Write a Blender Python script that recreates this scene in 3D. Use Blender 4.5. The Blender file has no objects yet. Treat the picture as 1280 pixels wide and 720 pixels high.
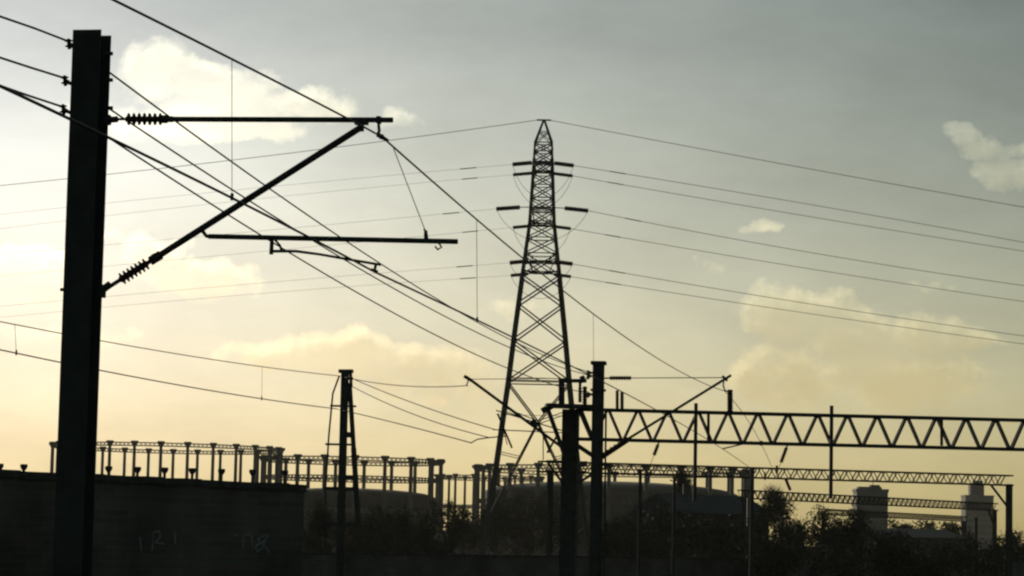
import bpy, math, random
import numpy as np
from mathutils import Vector as V
random.seed(7)
rng = np.random.default_rng(7)
scene = bpy.context.scene
col = scene.collection

# ------------------------------------------------------------------ camera
F = 3271.0                                   # focal length in 1280-wide pixels
EYE = V((0.0, 0.0, 3.0))
TH = math.atan(315.0 / F); RL = math.radians(1.2)
bR, bU, FW = V((1, 0, 0)), V((0, -math.sin(TH), math.cos(TH))), V((0, math.cos(TH), math.sin(TH)))
CR = bR * math.cos(RL) + bU * math.sin(RL)
CU = bU * math.cos(RL) - bR * math.sin(RL)
cd = bpy.data.cameras.new('camera'); cam = bpy.data.objects.new('camera', cd); col.objects.link(cam)
cd.sensor_width = 36.0; cd.lens = 36.0 * F / 1280.0; cd.clip_start = 0.5; cd.clip_end = 20000
from mathutils import Matrix
m = Matrix.Identity(4)
for i, ax in enumerate((CR, CU, -FW)):
    for j in range(3): m[j][i] = ax[j]
m.translation = EYE
cam.matrix_world = m
scene.camera = cam

def ray(px, py): return FW + CR * ((px - 640) / F) - CU * ((py - 360) / F)
def P(px, py, Y):                            # point on the pixel's ray at world depth Y
    d = ray(px, py); return EYE + d * (Y / d.y)
def PZ(px, py, z):                           # ... at world height z
    d = ray(px, py); return EYE + d * ((z - EYE.z) / d.z)
def PP(px, py, o, n):                        # ... on the plane through o with normal n
    d = ray(px, py); return EYE + d * ((o - EYE).dot(n) / d.dot(n))
def onY(px, z, Y):                           # world point under column px at height z
    d = ray(px, 660); return V((d.x / d.y * Y, Y, z))

# ------------------------------------------------------------------ materials
def mat(name, rgb, rough=0.75, metal=0.0, var=0.35, scale=6.0, bump=0.0, spec=0.3):
    mt = bpy.data.materials.new(name); mt.use_nodes = True
    nt = mt.node_tree; b = nt.nodes['Principled BSDF']
    b.inputs['Roughness'].default_value = rough; b.inputs['Metallic'].default_value = metal
    b.inputs['Specular IOR Level'].default_value = spec
    tc = nt.nodes.new('ShaderNodeTexCoord'); n = nt.nodes.new('ShaderNodeTexNoise')
    n.inputs['Scale'].default_value = scale; n.inputs['Detail'].default_value = 6
    nt.links.new(tc.outputs['Object'], n.inputs['Vector'])
    r = nt.nodes.new('ShaderNodeValToRGB')
    r.color_ramp.elements[0].position = 0.3; r.color_ramp.elements[1].position = 0.7
    r.color_ramp.elements[0].color = [c * (1 - var) for c in rgb] + [1]
    r.color_ramp.elements[1].color = [min(1, c * (1 + var)) for c in rgb] + [1]
    nt.links.new(n.outputs['Fac'], r.inputs['Fac']); nt.links.new(r.outputs['Color'], b.inputs['Base Color'])
    if bump:
        bp = nt.nodes.new('ShaderNodeBump'); bp.inputs['Strength'].default_value = bump
        nt.links.new(n.outputs['Fac'], bp.inputs['Height']); nt.links.new(bp.outputs['Normal'], b.inputs['Normal'])
    return mt
def brickmat(name, c1, c2, mortar, sc):
    mt = bpy.data.materials.new(name); mt.use_nodes = True
    nt = mt.node_tree; b = nt.nodes['Principled BSDF']; b.inputs['Roughness'].default_value = 0.9
    b.inputs['Specular IOR Level'].default_value = 0.15
    tc = nt.nodes.new('ShaderNodeTexCoord'); mp = nt.nodes.new('ShaderNodeMapping')
    mp.inputs['Rotation'].default_value = (math.radians(90), 0, 0)
    br = nt.nodes.new('ShaderNodeTexBrick'); br.inputs['Scale'].default_value = sc
    br.inputs['Color1'].default_value = (*c1, 1); br.inputs['Color2'].default_value = (*c2, 1); br.inputs['Mortar'].default_value = (*mortar, 1)
    br.inputs['Mortar Size'].default_value = 0.015; br.inputs['Brick Width'].default_value = 0.45; br.inputs['Row Height'].default_value = 0.15
    nt.links.new(tc.outputs['Object'], mp.inputs['Vector']); nt.links.new(mp.outputs['Vector'], br.inputs['Vector'])
    n = nt.nodes.new('ShaderNodeTexNoise'); n.inputs['Scale'].default_value = 0.6; n.inputs['Detail'].default_value = 8
    nt.links.new(tc.outputs['Object'], n.inputs['Vector'])
    mx = nt.nodes.new('ShaderNodeMix'); mx.data_type = 'RGBA'; mx.blend_type = 'MULTIPLY'; mx.inputs['Factor'].default_value = 0.8
    nt.links.new(br.outputs['Color'], mx.inputs['A'])
    r = nt.nodes.new('ShaderNodeValToRGB'); r.color_ramp.elements[0].position = .3; r.color_ramp.elements[0].color = (.3, .3, .3, 1); r.color_ramp.elements[1].position = .7
    nt.links.new(n.outputs['Fac'], r.inputs['Fac']); nt.links.new(r.outputs['Color'], mx.inputs['B'])
    nt.links.new(mx.outputs['Result'], b.inputs['Base Color'])
    return mt
M = dict(
    steel=mat('dark_weathered_steel', (.045, .045, .040), .85, .0, .2, 5, .05, .1),
    rust=mat('rusty_dark_steel', (.045, .032, .022), .9, .0, .5, 7, .1, .1),
    galv=mat('dull_galvanised_steel', (.055, .055, .052), .6, .2, .3, 2),
    iron=mat('painted_cast_iron', (.060, .048, .036), .7, 0, .3, .6),
    bellm=mat('shaded_bell_plates', (.030, .029, .026), .9, 0, .3, .3, 0, .08),  # shade on the bell put into its base colour, darker than the columns
    porc=mat('brown_porcelain', (.05, .026, .018), .7, 0, .2, 20, 0, .15),
    wire=mat('tarnished_copper_wire', (.045, .036, .025), .6, .3, .2, 4),
    cable=mat('grey_aluminium_cable', (.07, .07, .068), .55, .4, .2, 3),
    brick=brickmat('sooty_brick', (.150, .115, .090), (.110, .090, .075), (.13, .125, .11), 1.0),
    brick2=brickmat('brown_brick', (.11, .065, .045), (.085, .055, .04), (.10, .095, .085), 1.0),
    coping=mat('stone_coping', (.06, .056, .05), 1.0, 0, .3, 3, .2, 0.0),
    slate=mat('dark_slate', (.045, .047, .048), .9, 0, .3, 3, .2, .1),
    conc=mat('grey_concrete', (.09, .088, .08), .85, 0, .2, .4),
    glass=mat('dark_window_glass', (.03, .035, .04), .1, 0, .1, 1, 0, .5),
    leaf=mat('dark_evergreen_leaf', (.040, .044, .026), .7, 0, .4, 2, 0, .02),
    twig=mat('bare_brown_twig', (.060, .050, .036), .85, 0, .35, 2, 0, .02),
    dry=mat('dry_olive_leaf', (.055, .052, .030), .8, 0, .4, 2, 0, .02),
    paint=mat('faded_spray_paint', (.20, .22, .22), .8, 0, .4, 6),
    ground=mat('dark_trackside_earth', (.05, .046, .038), 1.0, 0, .4, .15, 0, 0.0),
)

# ------------------------------------------------------------------ mesh builder
class MB:
    def __init__(s): s.v, s.f = [], []
    def add(s, vs, fs):
        b = len(s.v); s.v += [V(p) for p in vs]; s.f += [tuple(i + b for i in f) for f in fs]; return s
    def tube(s, a, b, r, r2=None, n=8): return s.path([a, b], [r, r if r2 is None else r2], n)
    def path(s, pts, r, n=8):
        pts = [V(p) for p in pts]; k = len(pts)
        rs = r if isinstance(r, (list, tuple)) else [r] * k
        vs, fs = [], []
        up = None
        for i, p in enumerate(pts):
            d = (pts[min(i + 1, k - 1)] - pts[max(i - 1, 0)]).normalized()
            if up is None: up = d.cross(V((0, 0, 1)) if abs(d.z) < .9 else V((0, 1, 0))).normalized()
            u = (up - d * up.dot(d)).normalized(); up = u
            w = d.cross(u)
            for j in range(n):
                a = 2 * math.pi * (j + .5) / n
                vs.append(p + (u * math.cos(a) + w * math.sin(a)) * rs[i])
        for i in range(k - 1):
            for j in range(n):
                fs.append((i * n + j, i * n + (j + 1) % n, (i + 1) * n + (j + 1) % n, (i + 1) * n + j))
        fs.append(tuple(range(n))[::-1]); fs.append(tuple((k - 1) * n + j for j in range(n)))
        return s.add(vs, fs)
    def bar(s, a, b, w, h=None, side=None):      # rectangular bar a-b, w across SIDE, h across the other
        a, b = V(a), V(b); h = w if h is None else h
        d = (b - a).normalized()
        u = V(side) if side is not None else d.cross(V((0, 0, 1)) if abs(d.z) < .95 else V((0, 1, 0)))
        u = (u - d * u.dot(d)).normalized(); q = d.cross(u)
        vs = [p + u * (x * w / 2) + q * (y * h / 2) for p in (a, b) for x, y in ((-1, -1), (1, -1), (1, 1), (-1, 1))]
        return s.add(vs, [(0, 1, 5, 4), (1, 2, 6, 5), (2, 3, 7, 6), (3, 0, 4, 7), (3, 2, 1, 0), (4, 5, 6, 7)])
    def angle(s, a, b, w, side=None, t=None):    # L-section bar: two thin legs
        a, b = V(a), V(b); t = t or w * .18
        d = (b - a).normalized()
        u = V(side) if side is not None else d.cross(V((0, 0, 1)) if abs(d.z) < .95 else V((0, 1, 0)))
        u = (u - d * u.dot(d)).normalized(); q = d.cross(u)
        prof = ((0, 0), (w, 0), (w, t), (t, t), (t, w), (0, w))
        vs = [p + u * (x - w * .3) + q * (y - w * .3) for p in (a, b) for x, y in prof]
        fs = [(i, (i + 1) % 6, 6 + (i + 1) % 6, 6 + i) for i in range(6)] + [(5, 4, 3, 2, 1, 0), (6, 7, 8, 9, 10, 11)]
        return s.add(vs, fs)
    def box(s, c, sx, sy, sz, rot=0.0):          # c = centre of the bottom
        ca, sa = math.cos(rot), math.sin(rot); c = V(c)
        vs = []
        for z in (0, sz):
            for x, y in ((-1, -1), (1, -1), (1, 1), (-1, 1)):
                X, Y = x * sx / 2, y * sy / 2
                vs.append(c + V((X * ca - Y * sa, X * sa + Y * ca, z)))
        return s.add(vs, [(0, 1, 5, 4), (1, 2, 6, 5), (2, 3, 7, 6), (3, 0, 4, 7), (3, 2, 1, 0), (4, 5, 6, 7)])
    def sheds(s, a, b, r, k, core=.45):          # a string of porcelain sheds between a and b
        a, b = V(a), V(b); pts, rs = [], []
        for i in range(k):
            for q, rr in ((.08, core), (.40, core), (.55, 1.0), (.68, .95), (.74, core * 1.1)):
                pts.append(a.lerp(b, (i + q) / k)); rs.append(r * rr)
        return s.path([a] + pts + [b], [r * core * .8] + rs + [r * core * .8], 10)
    def build(s, name, material, parent=None, smooth=False):
        off = ROOT.get(parent.name, V((0, 0, 0))) if parent else V((0, 0, 0))
        me = bpy.data.meshes.new(name); me.from_pydata([p - off for p in s.v], [], s.f)
        me.materials.append(material)
        if smooth: me.polygons.foreach_set('use_smooth', [True] * len(me.polygons))
        me.update()
        o = bpy.data.objects.new(name, me); col.objects.link(o)
        if parent: o.parent = parent; ROOT[o.name] = off
        return o
ROOT = {}
def tag(o, label=None, cat=None, group=None, kind=None):
    for k, v in (('label', label), ('category', cat), ('group', group), ('kind', kind)):
        if v: o[k] = v
    return o
def thing(name, label, cat, loc=(0, 0, 0), group=None):
    o = bpy.data.objects.new(name, None); col.objects.link(o); o.location = loc; o.empty_display_size = .3
    ROOT[o.name] = V(loc); return tag(o, label, cat, group)
def children(o): return [c for c in bpy.data.objects if c.parent == o]
def copy_tree(o, parent=None):
    c = o.copy(); col.objects.link(c); c.parent = parent
    for ch in children(o): copy_tree(ch, c)
    return c

# wires: a parabola in a vertical plane, fitted through the seen points
def wire_pts(p0, p1, pix, s0=0.0, s1=1.0, n=40, hold=30.0):
    p0, p1 = V(p0), V(p1); hd = V((p1.x - p0.x, p1.y - p0.y, 0)); L = hd.length; hd /= L
    nn = V((hd.y, -hd.x, 0))
    S, Z, W = [0.0], [p0.z], [hold]
    if hold > 0 and p1.z > -900: S.append(1.0); Z.append(p1.z); W.append(hold)
    for x, y in pix:
        q = PP(x, y, p0, nn); S.append((q - p0).dot(hd) / L); Z.append(q.z); W.append(1.0)
    deg = 2 if len(S) >= 3 else 1
    c = np.polyfit(S, Z, deg, w=W)
    return [V((p0.x + hd.x * L * s, p0.y + hd.y * L * s, float(np.polyval(c, s)))) for s in np.linspace(s0, s1, n)]
def wire(name, label, p0, p1, pix, r, group=None, cat='wire', material='wire', **k):
    pts = wire_pts(p0, p1, pix, **k)
    o = MB().path(pts, r, 6).build(name, M[material], None, True)
    tag(o, label, cat, group); return o, pts
def at_px(pts, px):                          # point of a wire nearest to picture column px
    best = None
    for a, b in zip(pts, pts[1:]):
        for t in np.linspace(0, 1, 20):
            p = a.lerp(b, t); d = p - EYE; w = d.dot(FW)
            if w < .5: continue
            e = abs(640 + F * d.dot(CR) / w - px)
            if best is None or e < best[0]: best = (e, p)
    return best[1]

AZ = math.atan((1188 - 640) / F)             # heading of the tracks
T = V((math.sin(AZ), math.cos(AZ), 0)); N = V((math.cos(AZ), -math.sin(AZ), 0)); Z = V((0, 0, 1))

def hsection(mb, base, top_z, w, d, t=.016):
    for s in (-1, 1):
        mb.bar(base + T * (s * (d - t) / 2), V((base.x, base.y, top_z)) + T * (s * (d - t) / 2), w, t, N)
    mb.bar(base, V((base.x, base.y, top_z)), t * .8, d - 2 * t, N)

# ================================================================== GROUND
g = MB().add([(-9000, -300, 0), (9000, -300, 0), (9000, 12000, 0), (-9000, 12000, 0)], [(0, 1, 2, 3)]).build('ground', M['ground'])
tag(g, 'dark bare earth beside the railway', kind='structure')

# ================================================================== NEAR MAST
B = P(108, 240, 21.0); base = V((B.x, B.y, 0))
mast = thing('catenary_mast', 'tall thick dark steel mast carrying an insulated bracket arm beside the graffitied wall', 'mast', base, 'railway masts')
pn = lambda x, y: PP(x, y, base, T)
topz = P(112, 38, 20.9).z
mb = MB(); hsection(mb, base, topz, .236, .27); mb.build('column', M['steel'], mast)
mb = MB(); mb.box(base, .5, .5, .05, -AZ); mb.build('base_plate', M['steel'], mast)
# wire brackets with pin insulators on the left edge
feeds = []
for (x, y) in ((86, 53), (81, 99), (79, 135)):
    q = pn(x, y); e = V((base.x, base.y, q.z)) - N * .118
    br = MB().bar(e + N * .02 - Z * .05, e - N * .012 - Z * .05, .05, .07, Z).tube(e - N * .01 - Z * .05, q - Z * .02, .014).build('wire_bracket', M['steel'], mast)
    MB().sheds(q - Z * .055 + N * .008, q + Z * .03 - N * .004, .034, 2).build('insulator', M['porc'], br)
    feeds.append(q + Z * .012 - N * .012)
for y in (67, 100, 135): q = pn(137, y); MB().tube(q - N * .05, q + N * .025, .016, n=6).build('bolt', M['steel'], mast)
q = pn(77, 362); MB().tube(q + N * .05, q - N * .01, .014, n=6).build('bolt', M['steel'], mast)
# top tube
a0, a1, a2 = pn(132, 150), pn(157, 149), pn(203, 149)
mb = MB().tube(pn(136, 150), pn(147, 149), .026).tube(pn(147, 149), a1, .011).bar(pn(134, 144), pn(134, 156), .05, .06, N); mb.build('hinge_bracket', M['steel'], mast)
MB().sheds(a1, a2, .052, 7).build('insulator', M['porc'], mast)
tt = MB().tube(a2, pn(209, 149), .034).tube(pn(209, 149), pn(216, 149), .026).tube(pn(214, 149), pn(491, 150), .0215, n=12); tt = tt.build('top_tube', M['steel'], mast)
# diagonal strut
s0, s1, s2, s3 = pn(128, 364), pn(150, 350), pn(184, 329), pn(453, 158)
mb = MB().tube(s0, s1, .017).tube(pn(130, 361), pn(138, 355), .03).bar(pn(128, 356), pn(127, 372), .05, .06, N); mb.build('hinge_bracket', M['steel'], mast)
MB().sheds(s1, s2, .054, 7, .5).build('insulator', M['porc'], mast)
MB().tube(s2, pn(188, 326.5), .018).tube(pn(188, 326.5), pn(201, 318.5), .038).tube(pn(199, 319.5), s3, .026, n=12).tube(pn(191, 318), pn(196, 327), .02).build('diagonal_strut', M['steel'], mast)
MB().bar(pn(444, 152), pn(460, 152), .05, .06, Z).bar(pn(452, 152), pn(452, 164), .03, .045, N).build('clevis', M['steel'], mast)
# registration tube
rt = MB().path([pn(254, 284), pn(254, 290), pn(258, 295), pn(264, 296)], .016).tube(pn(261, 295.5), pn(572, 302), .0205, n=12).build('registration_tube', M['steel'], mast)
MB().tube(pn(533, 302), pn(532, 288), .022, .014).tube(pn(532, 290), pn(530, 286), .008).build('clamp', M['steel'], rt)
MB().path([pn(548, 303), pn(552, 309), pn(547, 312), pn(544, 308)], .008).build('hook', M['steel'], rt)
st = MB().path([pn(342, 314), pn(370, 314), pn(400, 318), pn(440, 325), pn(476, 331)], [.013, .012, .011, .011, .011]).tube(pn(340, 299), pn(339, 318), .017).path([pn(344, 300), pn(350, 307), pn(352, 314)], .010).build('steady_arm', M['steel'], mast)
MB().tube(pn(470, 329), pn(468, 340), .012).tube(pn(464, 337), pn(472, 340), .014).build('contact_clip', M['steel'], st)
# messenger clamp and stay
MB().bar(pn(471, 150), pn(476, 150), .055, .06, Z).path([pn(473, 152), pn(474, 164), pn(472, 168)], .013).tube(pn(472, 168), pn(485, 176), .022, .014).tube(pn(476, 174), pn(478, 168), .014).build('messenger_clamp', M['steel'], mast)
MB().tube(pn(491, 183), pn(533, 292), .0038, n=5).build('stay_wire', M['wire'], mast)

# ================================================================== SECOND MAST (in front of the truss gantry)
B2 = P(746.5, 560, 62.0); base2 = V((B2.x, B2.y, 0))
mast2 = thing('catenary_mast', 'dark capped steel mast standing in front of the end of the big lattice beam', 'mast', base2, 'railway masts')
p2 = lambda x, y: PP(x, y, base2, T)
top2 = P(748, 456, 62).z
mb = MB(); hsection(mb, base2, top2, .25, .27); mb.build('column', M['steel'], mast2)
MB().box(V((base2.x, base2.y, top2)), .34, .36, .08, -AZ).build('cap', M['steel'], mast2)
for y in (489, 514): q = p2(748, y); MB().box(V((base2.x, base2.y, q.z)), .33, .34, .05, -AZ).build('collar', M['steel'], mast2)
feeds2 = []
for (x, y) in ((735, 466), (735, 470), (735, 493)):
    q = p2(x, y); e = V((base2.x, base2.y, q.z)) - N * .12
    br = MB().bar(e + N * .02, q, .05, .05, Z).build('wire_bracket', M['steel'], mast2)
    MB().sheds(q - Z * .08 , q + Z * .06, .07, 2).build('insulator', M['porc'], br)
    feeds2.append(q + Z * .03 - N * .02)
MB().tube(p2(752, 473), p2(763, 472.5), .02).build('hinge_bracket', M['steel'], mast2)
MB().sheds(p2(762, 472.5), p2(789, 472.5), .062, 8, .6).build('insulator', M['porc'], mast2)
MB().tube(p2(789, 472.5), p2(908, 472), .011).build('top_tube', M['steel'], mast2)
MB().sheds(p2(752, 570), p2(786, 548), .075, 7, .6).build('insulator', M['porc'], mast2)
MB().tube(p2(747, 573), p2(752, 570), .04).tube(p2(786, 548), p2(914, 469), .032).build('diagonal_strut', M['steel'], mast2)
MB().path([p2(905, 474), p2(904, 482), p2(906, 488), p2(911, 490)], .018).bar(p2(903, 470), p2(909, 476), .06, .06).build('messenger_clamp', M['steel'], mast2)
MB().tube(p2(757.5, 517), V((p2(757.5, 600).x, p2(757.5, 600).y, 0)), .025).build('cable_pipe', M['steel'], mast2)

# ================================================================== THIRD (braced) MAST
B3 = P(430, 560, 76.0); base3 = V((B3.x, B3.y, 0))
mast3 = thing('catenary_mast', 'braced anchor mast with slanting side struts and crossbars beyond the end of the wall', 'mast', base3, 'railway masts')
p3 = lambda x, y: PP(x, y, base3, T)
zt = P(430, 462, 76).z
mb = MB(); hsection(mb, base3 - N * .03, zt, .20, .16); mb.build('column', M['steel'], mast3)
MB().bar(p3(424, 464), p3(441, 464), .10, .2, Z).bar(p3(430, 473), p3(441, 473), .07, .12, Z).bar(p3(430, 481), p3(440, 480), .08, .12, Z).tube(p3(438, 462), p3(439, 484), .05).build('head_bracket', M['steel'], mast3)
MB().path([p3(424, 470), p3(416, 492), p3(411, 545), p3(407, 610), p3(406, 690)], .028).build('side_strut', M['steel'], mast3)
MB().bar(p3(437, 480), p3(442, 560), .12, .10, N).bar(p3(442, 560), p3(448, 655), .14, .1, N).build('side_strut', M['steel'], mast3)
for y, x0, x1, w in ((507.5, 413, 445, .055), (555.5, 407, 443, .06), (543.5, 432, 441, .16), (597, 432, 444, .14), (611, 405, 446, .11), (655, 405, 449, .10)):
    MB().bar(p3(x0, y - (450 - x0) * 0 - .3), p3(x1, y + .4), w, .08, Z).build('crossbar', M['steel'], mast3)
    
# ================================================================== WIRES near
fl = []
PIXR = (((138, 95), (230, 163), (320, 228), (460, 320), (560, 379)),
        ((138, 134), (290, 239), (420, 320), (560, 396)),
        ((134, 172), (240, 239), (323, 293), (440, 361), (560, 427)))
PIXL = (((0, 20.5), (45, 36)), ((0, 72), (40, 85)), ((0, 107), (40, 121)))
LB = ('uppermost feeder wire', 'middle feeder wire', 'lowest feeder wire')
for i in range(3):
    a, b = feeds[i], feeds2[i]
    pr = wire_pts(a, b, PIXR[i], hold=8.0)
    pl = wire_pts(a, a - T * 10 + V((0, 0, -999 - a.z)), PIXL[i], s0=1.0, s1=0.0, n=14, hold=20)
    o = MB().path(pl[:-1] + [a] + pr[1:], .0095, 6).build('feeder_wire', M['wire'], None, True)
    tag(o, LB[i] + ' clamped to the left edge of the thick mast', 'wire', 'feeder wires')
# contact wire
A = pn(468.5, 340); Bc = P(903, 561, 66.0)
cl_ = wire_pts(A, A - T * 9 + V((0, 0, -2000)), ((288, 246), (134, 172), (0, 107)), s0=1.15, s1=0.0, n=24, hold=6)
cpts = cl_[:-1] + wire_pts(A, Bc, ((597, 399), (754, 478)), s0=0, s1=1.42, n=50, hold=10)
cw = MB().path(cpts, .0092, 6).build('contact_wire', M['wire'], None, True)
tag(cw, 'straight contact wire held by the curved steady arm, with thin hangers above it', 'wire')
# messenger wire
Am = pn(478, 171); Bm = P(906, 489, 62.0)
mr = wire_pts(Am, Bm, ((560, 248), (595, 283), (650, 326), (742, 392), (868, 468)), n=40, hold=6)
ml = wire_pts(Am, Am - T * 8 + V((0, 0, -2000)), ((427, 143), (290, 75), (143, 0)), s0=1.0, s1=0.0, n=14, hold=4)
mc = P(966, 587, 98)
mr2 = wire_pts(Bm, mc, ((930, 510), (943, 545)), n=14, hold=6)
o = MB().path(ml[:-1] + mr + mr2[1:], .0085, 6).build('messenger_wire', M['wire'], None, True)
tag(o, 'long sagging messenger wire slung under the tip of the bracket arm', 'wire')
for px in (290, 596, 742):
    a = at_px(ml if px < 400 else mr, px)
    b = at_px(cpts, px)
    MB().tube(a, b, .0022 if px < 400 else .003, n=5).bar(b + Z * .03, b - Z * .015, .02, .012).build('dropper', M['wire'], cw)

# ---------------- left background track wires
a = p3(425, 470)
l1 = wire_pts(a, a - T * 45 + V((0, 0, -2000)), ((0, 403), (150, 428), (300, 456)), s0=1.05, s1=0, n=20, hold=5)
r1 = wire_pts(a, P(585, 482, 65), ((500, 482),), n=12, hold=8)
o = MB().path(l1[:-1] + r1, .011, 5).build('messenger_wire', M['wire'], None, True)
tag(o, 'thin messenger wire entering from the left and passing the braced mast head', 'wire')
a = p3(420, 511)
l2 = wire_pts(a, a - T * 45 + V((0, 0, -2000)), ((0, 437), (150, 468), (300, 494)), s0=1.05, s1=0, n=20, hold=5)
r2 = wire_pts(a, P(589, 553.5, 65), ((500, 530),), n=12, hold=8)
c2 = MB().path(l2[:-1] + r2, .014, 5).build('contact_wire', M['wire'], None, True)
tag(c2, 'thin contact wire sloping from the left edge past the braced mast', 'wire')
for px in (20, 327):
    a, b = at_px(l1, px), at_px(l2, px)
    MB().tube(a, b, .006, n=4).bar(b + Z * .06, b - Z * .04, .03, .03).build('dropper', M['wire'], c2)
for i, (y0, e, mid) in enumerate(((473, (619, 537), (520, 505)), (483, (612, 547), (520, 519)))):
    a = p3(440, y0)
    wire('anchor_wire', ('upper', 'lower')[i] + ' thin anchor wire sloping right from the braced mast head', a, P(*e, 65), (mid,), .012, 'anchor wires', hold=10)

# ================================================================== PYLON
PY = 270.0; KS = PY / F
pc = onY(673, 0, PY); pc = V((P(675, 400, PY).x, PY, 0))
zof = lambda py: P(676, py, PY).z
tower = thing('transmission_pylon', 'tall lattice steel electricity pylon with insulators sticking out on both sides', 'pylon', pc)
YAW = math.radians(-.6); ux, uy = V((math.cos(YAW), math.sin(YAW), 0)), V((-math.sin(YAW), math.cos(YAW), 0))
prof = [(0.0, 5.8), (zof(600), 4.45), (zof(480), 3.25), (zof(420), 2.72), (zof(345), 2.0), (zof(280), 1.34), (zof(200), 1.0), (zof(179), .92), (zof(151), .10)]
def hw(z):
    for (a, wa), (b, wb) in zip(prof, prof[1:]):
        if z <= b: return wa + (wb - wa) * (z - a) / (b - a)
    return prof[-1][1]
def corner(i, z):
    sx, sy = ((-1, -1), (1, -1), (1, 1), (-1, 1))[i]; w = hw(z)
    return pc + ux * (sx * w) + uy * (sy * w) + Z * z
for i in range(4):
    mb = MB(); zs = [p[0] for p in prof]
    for a, b in zip(zs, zs[1:]):
        w = .46 if b < zof(340) else (.34 if b < zof(190) else .2)
        sx, sy = ((-1, -1), (1, -1), (1, 1), (-1, 1))[i]
        mb.angle(corner(i, a), corner(i, b), w, ux * -sx)
    mb.build('leg', M['steel'], tower)
lev = [zof(y) for y in (700, 585, 480)]
pan = [zof(y) for y in (478, 427, 381, 345, 318, 298, 281, 263, 248, 232, 218, 203, 190, 179)]
for f in range(4):
    i, j = f, (f + 1) % 4; mb = MB(); side = (corner(j, 10) - corner(i, 10)).normalized()
    L = lambda k, z: corner(k, z)
    # big lower K panel: apex down at mid height
    zb, zm, ztp = zof(760 if False else 735), zof(528), zof(478)
    mid = (L(i, zm) + L(j, zm)) / 2
    mb.angle(L(i, ztp), mid, .14).angle(L(j, ztp), mid, .14)
    mb.angle(mid, L(i, zof(655)), .14).angle(mid, L(j, zof(655)), .14)
    mb.angle(L(i, zof(512)), mid, .10).angle(L(j, zof(512)), mid, .10)
    mb.angle(L(i, zof(655)), L(j, zof(655)), .12)
    mb.angle(L(i, zof(655)), (L(i, 0) + L(j, 0)) / 2, .12).angle(L(j, zof(655)), (L(i, 0) + L(j, 0)) / 2, .12)
    for t in (.35, .65):
        q = mid.lerp(L(i, zof(655)), t); mb.angle(q, L(i, q.z + .5), .08)
        q = mid.lerp(L(j, zof(655)), t); mb.angle(q, L(j, q.z + .5), .08)
    mb.angle(L(i, ztp), L(j, ztp), .13)
    mb.angle(L(i, zof(475)) , L(j, zof(475)), .08)
    for n_, (a, b) in enumerate(zip(pan, pan[1:])):
        w = .15 if n_ < 3 else .115
        mb.angle(L(i, a), L(j, b), w).angle(L(j, a), L(i, b), w)
        if n_ > 2: mb.angle(L(i, b), L(j, b), w * .9)
    mb.angle(L(i, zof(179)), L(j, zof(165)), .08).angle(L(j, zof(179)), L(i, zof(165)), .08).angle(L(i, zof(165)), L(j, zof(165)), .08)
    mb.build('lattice_bracing', M['steel'], tower)
pk = pc + Z * zof(150)
MB().bar(pk - ux * .75, pk + ux * .75, .14, .2, Z).build('peak_bar', M['steel'], tower)
lines = {-1: [], 1: []}
ARM = [(210, 3.9, (203, 216), 1.15, 3.15), (271, 8.0, (259, 282), 2.25, 4.65), (334, 6.0, (326, 342), 1.35, 3.2)]
for li, (py, ln, ys, i0, i1) in enumerate(ARM):
    for k, sy in enumerate((-1, 1)):
        d = PY + sy * ln
        z = P(675, ys[k], d).z
        tip = pc + uy * (sy * ln) + Z * z
        w = hw(z)
        mb = MB()
        hb = 1.0
        for sx in (-1, 1):
            mb.angle(pc + ux * (sx * w) + uy * (sy * w) + Z * z, tip + ux * (sx * .75), .13)
            mb.angle(pc + ux * (sx * hw(z + 1.6)) + uy * (sy * hw(z + 1.6)) + Z * (z + 1.6), tip + ux * (sx * .75), .11)
        for t in (.25, .5, .75):
            a = pc + ux * (-w) + uy * (sy * w) + Z * z; b = pc + ux * w + uy * (sy * w) + Z * z
            ta, tb = tip - ux * .75, tip + ux * .75
            mb.angle(a.lerp(ta, t), b.lerp(tb, t + .2), .07).angle(b.lerp(tb, t), a.lerp(ta, t + .2), .07)
        mb.bar(tip - ux * .85, tip + ux * .85, .16, .14, Z)
        mb.build('cross_arm', M['steel'], tower)
        a_, b_ = (i0, i1) if not (li == 1 and k == 1) else (1.15, 3.1)
        for sx in (-1, 1):
            drop = .12
            s0 = tip + ux * (sx * a_) - Z * drop * .4; s1 = tip + ux * (sx * b_) - Z * (drop * 2.2)
            ins = MB().sheds(s0, s1, .26 if k == 0 else .22, 14, .75).build('insulator', M['porc'], tower)
            MB().tube(tip + ux * (sx * .8), s0, .05, n=5).build('link', M['steel'], ins)
            lines[sx].append((li, k, s1))
        # jumper loop under the arm
        e0, e1 = tip - ux * b_ - Z * .27, tip + ux * b_ - Z * .27
        pts = [e0.lerp(e1, t) - Z * ((3.4, 3.2, 2.4)[li] * (1 - (2 * t - 1) ** 2) ** .8) for t in np.linspace(0, 1, 17)]
        MB().path(pts, .022, 5).build('jumper_loop', M['cable'], tower)
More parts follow.
